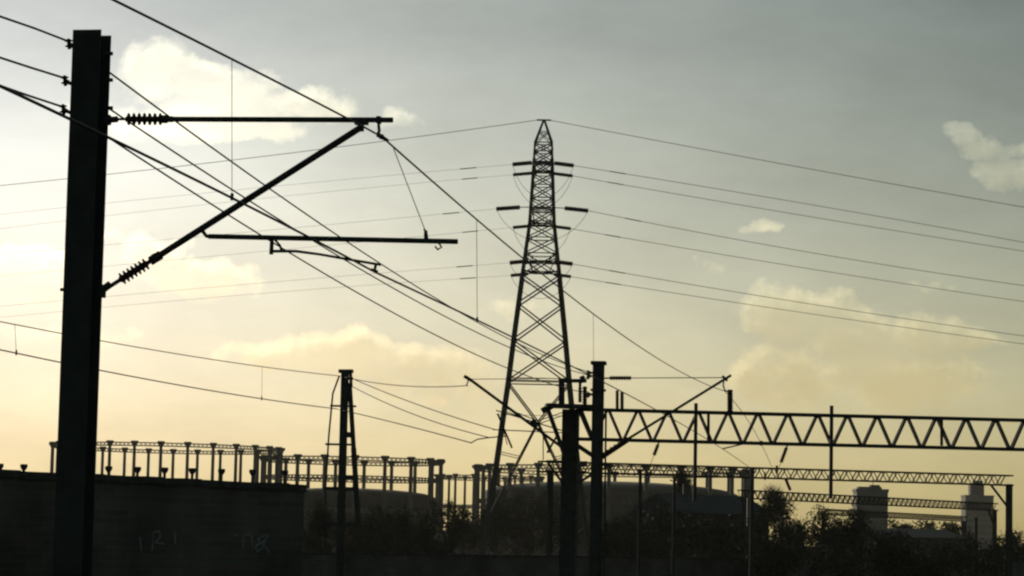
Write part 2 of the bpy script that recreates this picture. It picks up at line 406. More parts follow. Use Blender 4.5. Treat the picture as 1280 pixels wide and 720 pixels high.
# pylon conductors
ca = math.radians(14)
DR = {1: V((math.cos(ca), math.sin(ca), 0)), -1: V((-math.cos(ca), math.sin(ca), 0))}
RP = {(0, 0): (230, 303), (0, 1): (245, 314), (1, 0): (288, 357), (1, 1): (311, 377), (2, 0): (355, 420), (2, 1): (369, 430)}
LP = {(0, 0): (237, 268), (0, 1): (251, 286), (1, 0): (291, 318), (1, 1): (317, 345), (2, 0): (356, 383), (2, 1): (369, 397)}
TIER = ('highest', 'middle', 'lowest')
for sx, sd in ((1, 'right'), (-1, 'left')):
    pe = pk + ux * (sx * .6)
    pix = ((860, 183), (1280, 259)) if sx > 0 else ((300, 199), (0, 232))
    wire('power_line', 'earth wire running %s from the very top of the pylon' % sd, pe, pe + DR[sx] * 200 - Z * 3000, pix, .032, 'pylon lines', 'power line', 'cable', hold=3, s1=.62, n=30)
    for li, k, p in lines[sx]:
        y1, y2 = (RP if sx > 0 else LP)[(li, k)]
        pix = ((860, y1), (1280, y2)) if sx > 0 else ((300, y1), (0, y2))
        o, pts = wire('power_line', '%s line of the %s pair running %s from the pylon' % (('upper', 'lower')[k], TIER[li], sd), p, p + DR[sx] * 200 - Z * 3000, pix, .028 if sx > 0 else .013, 'pylon lines', 'power line', 'cable', hold=3, s1=.62, n=30)
        q, q2 = pts[1], pts[2]
        MB().tube(q.lerp(q2, -.1), q.lerp(q2, .3), .05, n=6).build('damper', M['steel'], o)

# ================================================================== GANTRIES
def truss(mb, L0, L1, depth, wide, period, ch, web, nback):
    """Warren box truss between top points L0 and L1: two faces WIDE apart, DEPTH high."""
    d = (L1 - L0); Ln = d.length; d /= Ln; b = nback
    for k in (0, 1):
        o = b * (wide * k)
        mb.angle(L0 + o, L1 + o, ch, Z); mb.angle(L0 + o - Z * depth, L1 + o - Z * depth, ch, -Z)
        n = int(Ln / period)
        for i in range(n):
            s = i * period
            t0, bt, t1 = L0 + d * (s + period * .04) + o, L0 + d * (s + period * .5) + o - Z * depth, L0 + d * (s + period * .96) + o
            mb.angle(t0, bt - d * period * .04, web, d); mb.angle(bt + d * period * .04, t1, web, d)
    n = int(Ln / (period))
    for i in range(n):
        s = i * period
        mb.bar(L0 + d * s, L0 + d * s + b * wide, web * .8); mb.bar(L0 + d * s - Z * depth, L0 + d * s + b * wide - Z * depth, web * .8)
        mb.bar(L0 + d * s, L0 + d * (s + period) + b * wide, web * .6)
def back_of(a, b):
    d = (b - a).normalized(); q = V((-d.y, d.x, 0)); return q if q.y > 0 else -q

# -- the big near one
Y1 = 65.0
tl = P(722, 512.3, Y1); z1 = tl.z; tr = PZ(1280, 526, z1); tr = tl + (tr - tl) * 1.28
dpt = (P(800, 514, Y1).z - P(800, 549.5, Y1).z)
gan = thing('railway_gantry', 'nearest gantry, a big zigzag lattice beam reaching from thick post to right edge', 'gantry', (P(711, 600, Y1).x, Y1, 0), 'railway gantries')
nb = back_of(tl, tr); g1 = lambda x, y: PP(x, y, tl, nb)
mb = MB(); truss(mb, tl, tr, dpt, .16, (P(811, 549, Y1) - P(773, 549, Y1)).length, .085, .06, nb)
for x, ya, yb in ((885.5, 517, 551), (1177, 525, 557)): mb.bar(g1(x, ya), g1(x, yb), .07, .05)
mb.build('truss_beam', M['steel'], gan)
pp = P(712.5, 600, Y1); dpost = .39
mb = MB(); bx = V((pp.x, Y1 + .35, 0)); mb.box(bx, dpost, .36, z1 + .02, -AZ)
mb.build('post', M['steel'], gan)
er = tl + (tr - tl) * .985; mb = MB(); mb.box(V((er.x, er.y + .3, 0)), dpost, .42, z1 - .85, 0); mb.build('post', M['steel'], gan)
MB().bar(g1(682, 507), g1(746, 509), .10, .5, Z).bar(g1(682, 507), g1(686, 514), .06, .3).bar(g1(684, 509), g1(706, 570), .11, .1).bar(g1(726, 512), g1(742, 552), .09, .09).build('end_bracket', M['steel'], gan)
MB().bar(g1(722, 557), g1(746, 573), .12, .1).build('knee_brace', M['steel'], gan)
MB().bar(g1(748, 575), g1(784, 551), .13, .1).build('knee_brace', M['steel'], gan)
sf = MB().bar(g1(698, 476), g1(733, 476), .09, .12, Z).bar(g1(702, 476), g1(702, 506), .15, .1).bar(g1(725, 474), g1(725, 500), .07, .1).bar(g1(727, 470), g1(730, 478), .12, .12).build('switch_frame', M['steel'], gan)
MB().sheds(g1(731, 483), g1(731, 508), .075, 7, .65).build('insulator', M['porc'], sf)
MB().sheds(g1(725, 484), g1(725, 503), .06, 6, .65).build('insulator', M['porc'], sf)
for x, y0, y1, r in ((771.5, 488, 513, .05), (777.5, 490, 513, .055), (912.5, 487, 515, .085)):
    MB().sheds(g1(x, y0), g1(x, y1), r, 8, .75).build('post_insulator', M['porc'], gan)
for x, ya, yb in ((870, 504, 626), (1039.5, 507, 623)):
    q0, q1 = PP(x, ya, tl - nb * .12, nb), PP(x - 1, yb, tl - nb * .12, nb)
    MB().bar(q0, V((q0.x, q0.y, q1.z)), .085, .085, (1, 0, 0)).build('drop_tube', M['steel'], gan)
for (xa, ya, xb, yb) in ((824, 553, 818, 569), (985, 556, 977, 578)):
    q0, q1 = g1(xa, ya) + nb * .08, g1(xb, yb) + nb * .08
    h = MB().sheds(q0.lerp(q1, .15), q1, .062, 7, .6).build('hanging_insulator', M['porc'], gan)
    MB().tube(q0, q0.lerp(q1, .2), .025, n=6).tube(q1, q1 + (q1 - q0) * .9, .007, n=5).build('tail_wire', M['wire'], h)
MB().path([g1(940, 552), g1(925, 556), g1(903, 561)], .018).build('steady_arm', M['steel'], gan)
MB().path([g1(952, 551), g1(951, 557)], .035).build('clamp', M['steel'], gan)
# left cantilever carried by the post
MB().tube(g1(583, 471), g1(705, 561), .038).bar(g1(580, 470), g1(590, 476), .06, .08).tube(g1(586, 474), g1(583, 482), .016).build('diagonal_strut', M['steel'], gan)
MB().tube(g1(590, 474), g1(706, 473), .009).build('top_tube', M['steel'], gan)
MB().bar(g1(664, 526), g1(670, 531), .14, .1).build('clevis', M['steel'], gan)
MB().tube(g1(620, 513), g1(702, 538), .016).tube(g1(620, 518), g1(701, 520), .006).build('stay_rod', M['steel'], gan)
MB().tube(g1(616, 537), g1(706, 541), .014).tube(g1(622, 517), g1(640, 560), .026).build('registration_tube', M['steel'], gan)
MB().path([g1(588, 554), g1(597, 549), g1(612, 547), g1(634, 545)], .016).tube(g1(630, 540), g1(634, 556), .012).build('steady_arm', M['steel'], gan)
MB().bar(g1(678, 541), g1(688, 566), .06, .05).bar(g1(679, 541), g1(679, 575), .025, .03).bar(g1(696, 545), g1(684, 566), .05, .05).build('hanger', M['steel'], gan)

def small_gantry(label, xl, yl, xr, yr, Y, depth, period, ch, web, postw, knee=True, leftbr=False):
    a = P(xl, yl, Y); b = PZ(xr, yr, a.z); d = (b - a).normalized(); nb = back_of(a, b)
    o = thing('railway_gantry', label, 'gantry', (b.x, b.y, 0), 'railway gantries')
    mb = MB(); truss(mb, a, b, depth, depth * 1.0, period, ch, web, nb); mb.build('truss_beam', M['rust'], o)
    for q in ((b - d * postw * .5), (a + d * (postw * 2.2 if leftbr else .5))):
        q = q + nb * depth * .5
        MB().box(V((q.x, q.y, 0)), postw, postw, a.z - depth * .9, math.atan2(d.y, d.x)).build('post', M['steel'], o)
    MB().bar(b - d * (depth * 2.6) - Z * depth + nb * depth * .5, b - d * postw * .6 - Z * depth * 3.6 + nb * depth * .5, ch * 1.5, ch).build('knee_brace', M['rust'], o)
    return o, a, b, d
G2 = small_gantry('second gantry, a low slender lattice beam ending at the tall post near right edge', 676, 577, 1267, 595, 116, .42, .62, .075, .045, .24, leftbr=True)
G3 = small_gantry('third gantry, its thin beam running behind the right tower block', 930, 613, 1248, 630, 178, .5, .75, .09, .05, .27)
G4 = small_gantry('farthest gantry, a faint beam low between the two tower blocks', 1030, 636.5, 1209, 646, 258, .5, .8, .10, .06, .33)
gq = lambda x, y: P(x, y, 115.8)
o2 = G2[0]
MB().bar(gq(683, 577), gq(710, 577.5), .14, .12, Z).bar(gq(685, 579), gq(705, 606), .15, .12).build('end_bracket', M['steel'], o2)
MB().bar(gq(722, 604), gq(747, 589), .15, .12).build('knee_brace', M['steel'], o2)
MB().bar(gq(724, 580), gq(734, 580), .25, .2, Z).build('insulator_bracket', M['steel'], o2); MB().bar(gq(751, 580.5), gq(764, 580.5), .15, .15, Z).build('insulator_bracket', M['steel'], o2)
MB().bar(gq(971, 582), gq(971, 592), .10, .1).bar(gq(956, 590), gq(956, 600), .07, .07).build('beam_fitting', M['rust'], o2)
MB().path([gq(982, 598), gq(985, 606), gq(988, 613)], .07).build('hanging_insulator', M['porc'], o2)
# single trackside poles
def pole(name, label, x, ytop, Y, r, head):
    q = P(x, ytop, Y); o = thing(name, label, 'pole', (q.x, Y, 0), 'trackside poles')
    MB().tube((q.x, Y, 0), (q.x, Y, q.z), r, r * .85).build('shaft', M['steel'], o)
    MB().bar(q - V((head, 0, 0)), q + V((head, 0, 0)), .09, .09, Z).build('head_bar', M['steel'], o)
pole('trackside_pole', 'plain dark pole at the right end of the low shed roof', 940.5, 586, 112, .10, .12)
pole('trackside_pole', 'slim dark pole between the capped mast and the shed', 800.5, 588, 108, .085, .15)
pole('trackside_pole', 'slim pole in front of the shed roof under the lattice beam', 843, 597, 118, .08, .1)
pole('trackside_pole', 'thin pole standing left of the second gantry end post', 1220, 648, 150, .10, .12)
MBw = MB().box(onY(935, 0, 172), .16, .16, P(935, 622, 172).z); o = MBw.build('marker_post', M['galv']); tag(o, 'short pale marker post beside the pole at the end of the shed', 'post')

# ================================================================== WALL with graffiti
wa, wb_ = P(0, 586.5, 50), PZ(381, 605, P(0, 586.5, 50).z)
wd = (wb_ - wa).normalized(); wn = back_of(wa, wb_)
wl = thing('brick_wall', 'long black brick wall at the lower left with faint graffiti', 'wall', (wb_.x, wb_.y, 0))
hz = wa.z
w0 = wa - wd * 8
MB().bar(V((w0.x, w0.y, (hz - .16) / 2)) + wn * .25, V((wb_.x, wb_.y, (hz - .16) / 2)) + wn * .25, hz - .16, .5, Z).build('brickwork', M['brick'], wl)
mb = MB(); L = (wb_ - w0).length; k = int(L / .6)
for i in range(k):
    a, b = w0 + wd * (L * i / k + .006), w0 + wd * (L * (i + 1) / k - .006)
    j = random.uniform(-.012, .012)
    mb.bar(V((a.x, a.y, hz - .085 + j)) + wn * .25, V((b.x, b.y, hz - .085 + j)) + wn * .25, .15, .62, Z)
mb.build('coping', M['coping'], wl)
mb = MB(); wq = lambda x, y: PP(x, y, wa - wn * .004, wn)
def stroke(pts, w=.035):
    for a, b in zip(pts, pts[1:]):
        a, b = wq(*a), wq(*b); mb.bar(a, b, w, .004, (b - a).cross(wn))
stroke([(175, 671), (177, 690)], .03); stroke([(190, 688), (192, 665), (199, 664), (201, 670), (194, 678), (206, 680)], .032); stroke([(219, 666), (219, 680)], .03)
stroke([(293, 669), (296, 668)], .04); stroke([(304, 684), (305, 669), (311, 667), (315, 671), (316, 684)], .03)
stroke([(331, 669), (322, 674), (330, 683), (322, 690), (319, 683), (331, 675)], .032); stroke([(336, 667), (329, 680), (337, 691)], .03)
mb.build('graffiti', M['paint'], wl)

# row of capped posts peeking over the wall
xs = (0, 30, 136, 172, 206, 240.5, 277, 316, 356)
ORD = ('first', 'second', 'third', 'fourth', 'fifth', 'sixth', 'seventh', 'eighth', 'ninth', 'tenth', 'eleventh')
proto = None
zc = P(30, 580, 96).z
for i, x in enumerate(xs):
    q = PZ(x, 579.5 + x * .0235, zc)
    lb = ORD[i] + ' from the left in the row of small capped posts above the wall'
    if proto is None:
        proto = thing('capped_post', lb, 'post', (q.x, q.y, 0), 'capped posts above the wall')
        MB().tube((q.x, q.y, 0), (q.x, q.y, zc - .1), .055).build('shaft', M['steel'], proto)
        MB().path([(q.x, q.y, zc - .22), (q.x, q.y, zc - .1), (q.x, q.y, zc), ], [.07, .14, .13], 10).build('cap', M['steel'], proto)
    else:
        c = copy_tree(proto); c.location = (q.x, q.y, 0); c['label'] = lb
visible = 0

# ================================================================== GASHOLDERS
def gas_holder(label, xc, Rp, n, ph0, ytop, Y, tiers, bell_h, colr=.5, gd=.9):
    c = P(xc, 600, Y); cx = c.x; R = Rp * Y / F
    zt = P(xc, ytop, Y - R).z
    o = thing('gas_holder', label, 'gasholder', (cx, Y, 0), 'gasholders')
    mb = MB()                                     # column at the base, copied round the ring
    q = V((cx, Y, 0))
    mb.path([q, q + Z * .6, q + Z * .7, q + Z * (zt - 1.4)], [colr * 1.5, colr * 1.5, colr * 1.05, colr * .82], 10)
    first = None
    for i in range(n):
        ph = math.radians(ph0) + 2 * math.pi * i / n
        loc = V((R * math.sin(ph), -R * math.cos(ph), 0))
        if first is None:
            first = mb.build('column', M['iron'], o, True)
            first_cap = MB().path([q + Z * (zt - 1.5), q + Z * (zt - 1.25), q + Z * (zt - .75), q + Z * (zt - .7), q + Z * (zt - .25), q + Z * zt], [colr * .85, colr * .95, colr * 1.5, colr * 1.95, colr * 2.05, colr * 1.85], 8).build('capital', M['iron'], first)
            cc = first
        else: cc = copy_tree(first, o)
        cc.location = loc
    def ring(z, d):
        mb = MB(); pts = []
        for i in range(n):
            ph = math.radians(ph0) + 2 * math.pi * i / n; pts.append(V((cx + R * math.sin(ph), Y - R * math.cos(ph), z)))
        for a, b in zip(pts, pts[1:] + pts[:1]):
            mb.bar(a, b, .26, .25, Z); mb.bar(a - Z * d, b - Z * d, .26, .25, Z)
            for k in range(6):
                p, q2 = a.lerp(b, k / 6), a.lerp(b, (k + 1) / 6)
                mb.bar(p, q2 - Z * d, .13); mb.bar(p - Z * d, q2, .13)
        return mb.build('ring_girder', M['iron'], o)
    for t, d in tiers: ring(zt * t - .45, d)
    mb = MB(); pts, rs = [], []                   # telescoping bell with a shallow dome
    rb = R * .93
    prof_ = [(rb, 0), (rb, bell_h)] + [(rb * math.cos(t), bell_h + rb * .10 * math.sin(t)) for t in np.linspace(.1, math.pi / 2 - .02, 8)]
    mb.path([V((cx, Y, z)) for r, z in prof_], [r for r, z in prof_], 48)
    b = mb.build('bell', M['bellm'], o)
    return o
gas_holder('leftmost gasholder frame, a ring of tall iron columns above the wall', 208, 142, 28, 4.3, 551.5, 690, ((1.0, .8), (.5, .8)), 6, .49)
gas_holder('middle gasholder frame, its columns behind the braced mast', 440, 112, 19, 5, 568.5, 630, ((1.0, .8), (.80, .6), (.45, .7)), 12.6, .53)
gas_holder('widest gasholder frame, behind the pylon legs and the capped mast', 765, 170, 24, 11.5, 579.5, 640, ((1.0, .9), (.62, .7)), 14.6, .56)
gas_holder('smallest farthest gasholder frame, left of the pylon foot', 612, 66, 16, 6, 592.5, 860, ((1.0, 1.0), (.6, .7)), 5, .5)

# ================================================================== BUILDINGS
def windows(o, a, d, nrm, cols, rows, x0, z0, dx, dz, w, h):
    for i in range(cols):
        for k in range(rows):
            c = a + d * (x0 + i * dx) + Z * (z0 + k * dz)
            f = MB().bar(c - d * w / 2 - nrm * .02, c + d * w / 2 - nrm * .02, h, .08, Z).build('window', M['conc'], o)
            MB().bar(c - d * (w / 2 - .12) - nrm * .07, c + d * (w / 2 - .12) - nrm * .07, h - .24, .03, Z).build('pane', M['glass'], f)
def shed(label, xl, xr, yl, yr, Y, deep, rise, cat='building', name='brick_shed', wm='brick2', win=None):
    a = P(xl, yl, Y); b = PZ(xr, yr, a.z); d = (b - a).normalized(); nb = back_of(a, b)
    o = thing(name, label, cat, (a.x, a.y, 0)); Ln = (b - a).length
    zt = a.z; g0, g1_ = V((a.x, a.y, 0)), V((b.x, b.y, 0))
    mid = (g0 + g1_) / 2 + nb * deep / 2
    MB().box(mid, Ln, deep, zt - rise, math.atan2(d.y, d.x)).build('wall', M[wm], o)
    e = .35; zz = zt - rise + .02
    A0, B0 = g0 - d * e - nb * e + Z * zz, g1_ + d * e - nb * e + Z * zz
    A1, B1 = g0 - d * e + nb * (deep + e) + Z * zz, g1_ + d * e + nb * (deep + e) + Z * zz
    R0, R1 = (A0 + A1) / 2 + Z * (rise), (B0 + B1) / 2 + Z * (rise)
    mb = MB().add([A0, B0, B1, A1, R0, R1, A0 - Z * .15, B0 - Z * .15, B1 - Z * .15, A1 - Z * .15],
                  [(0, 1, 5, 4), (2, 3, 4, 5), (3, 0, 4), (1, 2, 5), (6, 7, 1, 0), (7, 8, 2, 1), (8, 9, 3, 2), (9, 6, 0, 3), (9, 8, 7, 6)])
    r = mb.build('roof', M['slate'], o)
    if win: windows(o, g0, d, nb, *win)
    return o, g0, d, nb, zt
S1 = shed('low brick shed with a pitched slate roof left of the bare tree', 858, 962, 617, 620, 190, 9, 1.4, win=(3, 1, 1.2, 2.6, 1.8, 1, 1.0, 1.4))
for t in (2.2,):
    q = S1[1] + S1[2] * t + S1[3] * 4.5 + Z * (S1[4] - .35)
    ch = MB().box(q, .55, .55, 1.15).build('chimney', M['brick2'], bpy.data.objects[S1[0].name])
S2 = shed('low dark brick depot in front of the two tower blocks', 1074, 1206, 659, 662, 290, 14, 1.0, wm='brick', win=None)
lw0, lw1 = P(352, 690, 100), PZ(1400, 703, P(352, 690, 100).z)
lwd = (lw1 - lw0).normalized(); lwn = back_of(lw0, lw1)
low = thing('trackside_wall', 'low dark brick wall along the bottom of the scene under the bushes', 'wall', (lw0.x, lw0.y, 0))
MB().bar(V((lw0.x, lw0.y, lw0.z / 2)), V((lw1.x, lw1.y, lw0.z / 2)), lw0.z - .1, .35, Z).build('brickwork', M['brick'], low)
MB().bar(V((lw0.x, lw0.y, lw0.z - .048)), V((lw1.x, lw1.y, lw0.z - .048)), .09, .45, Z).build('coping', M['coping'], low)
def block(label, xl, xr, ytop, Y, top, name='tower_block'):
    a, b = P(xl, ytop, Y), P(xr, ytop, Y); w = b.x - a.x; h = a.z; cx = (a.x + b.x) / 2
    o = thing(name, label, 'tower block', (cx, Y + w / 2, 0))
    MB().box(V((cx, Y + w * .45, 0)), w, w * .9, h).build('wall', M['conc'], o)
    MB().box(V((cx, Y + w * .45, h + .005)), w + .5, w * .9 + .5, .9).build('parapet', M['conc'], o)
    rows = int(h / 3.0)
    for k in range(rows):
        f = MB().box(V((cx, Y - .06, k * 3.0 + 1.1)), w * .88, .12, 1.35).build('window', M['glass'], o)
    for (fx, fw, fh) in top:
        MB().box(V((cx + fx * w, Y + w * .4, h + .9)), w * fw, w * .4, fh).build('roof_plant_room', M['conc'], o)
    return o, cx, h, w
t1 = block('squat dark tower block nearest the lattice beam drop tube, with a thin aerial', 1071, 1110, 614.5, 800, ((-.05, .75, .7), (.12, .3, 1.3)))
MB().tube((t1[1] + .1 * t1[3], 806, t1[2]), (t1[1] + .1 * t1[3], 806, t1[2] + 4.6), .09).build('aerial', M['steel'], t1[0])
t2 = block('paler stepped tower block between the gantry posts at right', 1207, 1242, 621, 1250, ((-.05, .5, 5.0), (.0, .3, 7.0)))

# ================================================================== TREES AND BUSHES
def plant(name, label, cat, x, ytop, Y, wpx, mat_, nleaf, twigs, leaf=.16, tree=False, group=None, seed=0):
    R_ = random.Random(seed); q = P(x, ytop, Y); h = q.z; w = wpx * Y / F / 2
    o = thing(name, label, cat, (q.x, Y, 0), group); b = V((q.x, Y, 0))
    st = MB(); lf = MB()
    tips = []
    def grow(p, d, ln, r, lv):
        pts = [p]; dd = d.copy()
        for k in range(3):
            dd = (dd + V((R_.gauss(0, .16), R_.gauss(0, .16), R_.gauss(.05, .1)))).normalized(); pts.append(pts[-1] + dd * (ln / 3))
        st.path(pts, [r, r * .85, r * .7, r * .5], 5 if lv < 2 else 3)
        tips.append((pts[-1], dd, lv)); tips.append((pts[2], dd, lv))
        if lv < 3:
            for k in range(R_.choice((2, 3, 3, 4)) if lv < 2 else 3):
                a = R_.uniform(0, 6.28); sp = R_.uniform(.35, .8)
                nd = (dd + V((math.cos(a) * sp, math.sin(a) * sp, R_.uniform(-.1, .35)))).normalized()
                grow(pts[R_.choice((2, 3, 3))], nd, ln * R_.uniform(.5, .72), r * .5, lv + 1)
    if tree: grow(b, V((0, 0, 1)), h * .42, max(.12, h * .018), 0)
    else:
        for k in range(8):
            a = R_.uniform(0, 6.28); sp = R_.uniform(.2, 1.1); grow(b, V((math.cos(a) * sp, math.sin(a) * sp, 1)).normalized(), h * R_.uniform(.24, .40), .05, 1)
    # squeeze the skeleton into the seen size
    mx = max(p.z for p in st.v); wx = sorted(abs(p.x - b.x) for p in st.v)[int(len(st.v) * .96)]
    fz, fx = h / mx, w / max(wx, .01)
    fit = lambda p: V((b.x + (p.x - b.x) * fx, b.y + (p.y - b.y) * fx, p.z * fz))
    st.v = [fit(p) for p in st.v]
    tips = [(fit(p), d, l) for p, d, l in tips]
    outer = [t for t in tips if t[2] >= 2] or tips
    for k in range(twigs):                        # fine twigs: slim three-sided slivers
        p, d, _ = R_.choice(outer); d2 = (d + V((R_.gauss(0, .6), R_.gauss(0, .6), R_.gauss(.25, .4)))).normalized(); ln = R_.uniform(.3, .9) * max(.5, h / 9)
        s = d2.cross(V((R_.gauss(0, 1), R_.gauss(0, 1), R_.gauss(0, 1)))).normalized() * (.006 * Y / 60)
        p = p + V((R_.gauss(0, .15), R_.gauss(0, .15), R_.gauss(0, .15)))
        st.add([p - s, p + s, p + d2 * ln], [(0, 1, 2)])
    for k in range(nleaf):
        p, d, _ = R_.choice(tips if not tree else outer)
        sg = .10 * w + .1
        p = p + V((R_.gauss(0, sg), R_.gauss(0, sg), R_.gauss(-.02 * h, sg * .8)))
        if p.z > h * 1.01 or p.z < .05: continue
        u = V((R_.gauss(0, 1), R_.gauss(0, 1), R_.gauss(0, 1))).normalized(); v2 = u.cross(V((R_.gauss(0, 1), R_.gauss(0, 1), R_.gauss(0, 1)))).normalized()
        L_ = leaf * R_.uniform(.6, 1.3)
        lf.add([p - u * L_, p + v2 * L_ * .5, p + u * L_, p - v2 * L_ * .5], [(0, 1, 2, 3)])
    st.build('trunk' if tree else 'stem', M['twig'], o)
    if lf.v: lf.build('crown' if tree else 'foliage', M[mat_], o)
    return o
BUSH = [  # x, ytop, Y, width px, material, leaves, twigs, label
    (396, 624, 150, 44, 'dry', 1500, 900, 'olive bush in the gap between the wall end and the braced mast'),
    (452, 634, 150, 54, 'dry', 1800, 1100, 'twiggy olive bush just right of the braced mast'),
    (500, 631, 160, 62, 'dry', 1800, 1200, 'ragged olive bush below the middle gasholder columns'),
    (545, 629, 156, 54, 'dry', 1800, 1100, 'olive bush below the right side of the middle gasholder'),
    (580, 627, 300, 46, 'dry', 1800, 900, 'scrubby bush left of the pylon foot'),
    (622, 620, 300, 56, 'leaf', 2000, 900, 'dark bush just inside the left pylon leg'),
    (660, 616, 305, 60, 'leaf', 2200, 900, 'tallest dark bush between the pylon legs'),
    (700, 622, 310, 50, 'leaf', 1800, 800, 'dark bush behind the thick gantry post'),
    (968, 624, 160, 44, 'leaf', 1100, 1100, 'loose twiggy bush just right of the shed end'),
    (1022, 636, 150, 70, 'leaf', 1900, 1200, 'wide dark bush under the second drop tube'),
    (1054, 632, 156, 46, 'leaf', 1500, 900, 'ragged bush left of the squat tower block'),
    (1263, 664, 210, 44, 'leaf', 1500, 500, 'small dark bush between the right gantry posts'),
    (1288, 661, 190, 40, 'leaf', 1500, 500, 'dark bush cut off by the right edge'),
    (1136, 650, 330, 60, 'leaf', 1700, 500, 'low dark bush behind the depot roof, nearer the squat tower'),
    (1180, 652, 330, 56, 'leaf', 1700, 500, 'low dark bush behind the depot roof, nearer the pale tower'),
    (770, 636, 170, 66, 'leaf', 1900, 800, 'dark bush right of the foot of the capped mast'),
    (830, 632, 165, 76, 'leaf', 2100, 900, 'dark bush in front of the widest gasholder by the slim poles'),
    (895, 640, 150, 84, 'leaf', 2200, 900, 'dark spreading bush in front of the low shed'),
    (985, 650, 130, 100, 'leaf', 2200, 900, 'broad low bush in front of the bare tree'),
    (1090, 664, 125, 110, 'leaf', 2300, 900, 'lowest bush, under the squat tower block'),
    (1190, 672, 125, 110, 'leaf', 2300, 900, 'low wide bush at the feet of the right gantry posts'),
    (420, 664, 112, 80, 'dry', 1900, 900, 'low tangled bush at the foot of the braced mast'),
    (500, 662, 112, 100, 'dry', 2000, 900, 'low tangled bush behind the low wall, below the middle gasholder'),
]
for i, (x, y, Y, w, m_, nl, nt_, lb) in enumerate(BUSH):
    plant('bush', lb, 'bush', x, y, Y, w, m_, int(nl * (2.4 if x > 740 else 1.5)), int(nt_ * 1.4), .085 * Y / 130, False, 'bushes along the railway', 100 + i)
plant('bare_tree', 'bare winter tree rising between the shed and the squat tower block', 'tree', 992, 615, 175, 100, 'leaf', 700, 4200, .10, True, None, 5)
plant('bare_tree', 'scrubby bare tree poking above the shed roof under the lattice beam', 'tree', 838, 594, 215, 60, 'leaf', 900, 1800, .14, True, None, 9)

# ================================================================== HAZE
hz_ = MB().add([(-1500, -40, -1), (1500, -40, -1), (1500, 2000, -1), (-1500, 2000, -1), (-1500, -40, 56), (1500, -40, 56), (1500, 2000, 56), (-1500, 2000, 56)],
               [(3, 2, 1, 0), (4, 5, 6, 7), (0, 1, 5, 4), (1, 2, 6, 5), (2, 3, 7, 6), (3, 0, 4, 7)])
hm = bpy.data.materials.new('haze_air'); hm.use_nodes = True; nt = hm.node_tree; nt.nodes.clear()
out = nt.nodes.new('ShaderNodeOutputMaterial'); pv = nt.nodes.new('ShaderNodeVolumePrincipled')
pv.inputs['Color'].default_value = (.95, .93, .86, 1); pv.inputs['Density'].default_value = .000058; pv.inputs['Anisotropy'].default_value = .3
nt.links.new(pv.outputs['Volume'], out.inputs['Volume'])
h = hz_.build('haze', hm); tag(h, 'thin pale evening haze over the railway', kind='stuff')

# ================================================================== LIGHT AND SKY
SUN_AZ, SUN_EL = math.radians(-15.5), math.radians(8.5)
sd = V((math.sin(SUN_AZ) * math.cos(SUN_EL), math.cos(SUN_AZ) * math.cos(SUN_EL), math.sin(SUN_EL)))
sl = bpy.data.lights.new('sun', 'SUN'); sl.energy = 2.2; sl.angle = math.radians(.5); sl.color = (1, .88, .68)
so = bpy.data.objects.new('sun', sl); col.objects.link(so); so.rotation_euler = sd.to_track_quat('Z', 'Y').to_euler()

world = bpy.data.worlds.new('World'); scene.world = world; world.use_nodes = True
nt = world.node_tree; nt.nodes.clear(); LK = nt.links.new
def nd(t, **k):
    n = nt.nodes.new(t)
    for a, b in k.items(): setattr(n, a, b)
    return n
def math_(op, a, b=None, c=None, clamp=False):
    n = nd('ShaderNodeMath', operation=op, use_clamp=clamp)
    for i, v in enumerate((a, b, c)):
        if v is None: continue
        if isinstance(v, (int, float)): n.inputs[i].default_value = v
        else: LK(v, n.inputs[i])
    return n.outputs[0]
sky = nd('ShaderNodeTexSky', sky_type='NISHITA'); sky.sun_disc = False
sky.sun_elevation = SUN_EL; sky.sun_rotation = SUN_AZ; sky.air_density = 1.0; sky.dust_density = 4.0; sky.ozone_density = 1.0; sky.altitude = 30
tc = nd('ShaderNodeTexCoord'); sp = nd('ShaderNodeSeparateXYZ'); LK(tc.outputs['Generated'], sp.inputs[0])
yy = math_('MAXIMUM', sp.outputs[1], .05)
u = math_('DIVIDE', sp.outputs[0], yy); v = math_('DIVIDE', sp.outputs[2], yy)
cmb = nd('ShaderNodeCombineXYZ'); LK(u, cmb.inputs[0]); LK(v, cmb.inputs[1])
def noise(scale, det, rough, vec, z=0.0, sx=1.0, sy=1.0):
    mp = nd('ShaderNodeMapping'); mp.inputs['Location'].default_value = (z * 3.1, z * 1.7, z); mp.inputs['Scale'].default_value = (sx, sy, 1); LK(vec, mp.inputs[0])
    n = nd('ShaderNodeTexNoise'); n.inputs['Scale'].default_value = scale; n.inputs['Detail'].default_value = det; n.inputs['Roughness'].default_value = rough
    LK(mp.outputs[0], n.inputs['Vector']); return n.outputs['Fac']
PX = 1.0 / F
def uv(px, py): d = ray(px, py); return d.x / d.y, d.z / d.y
BL = [  # px, py, rx, ry, strength : the heaps of cloud in the photograph
    (198, 96, 60, 54, 1.0), (285, 112, 90, 38, 1.0), (375, 132, 85, 24, 1.0), (240, 150, 170, 34, .9), (480, 150, 90, 14, .45),
    (1192, 168, 36, 18, .75), (1228, 184, 50, 22, .75), (1262, 214, 64, 26, .7), (1275, 180, 30, 14, .5),
    (946, 288, 20, 13, .75), (882, 335, 30, 13, .6), (1000, 396, 88, 40, 1.0), (1075, 425, 140, 48, 1.0), (1130, 470, 120, 54, 1.0), (1000, 470, 110, 50, .95), (1180, 420, 90, 20, .6),
    (430, 446, 128, 38, 1.0), (330, 440, 60, 26, .9), (540, 470, 100, 44, .8), (185, 308, 58, 24, 1.0), (240, 345, 90, 26, .9), (40, 340, 110, 36, .9), (90, 420, 100, 20, .7), (1165, 352, 40, 10, .4), (640, 380, 60, 14, .4)]
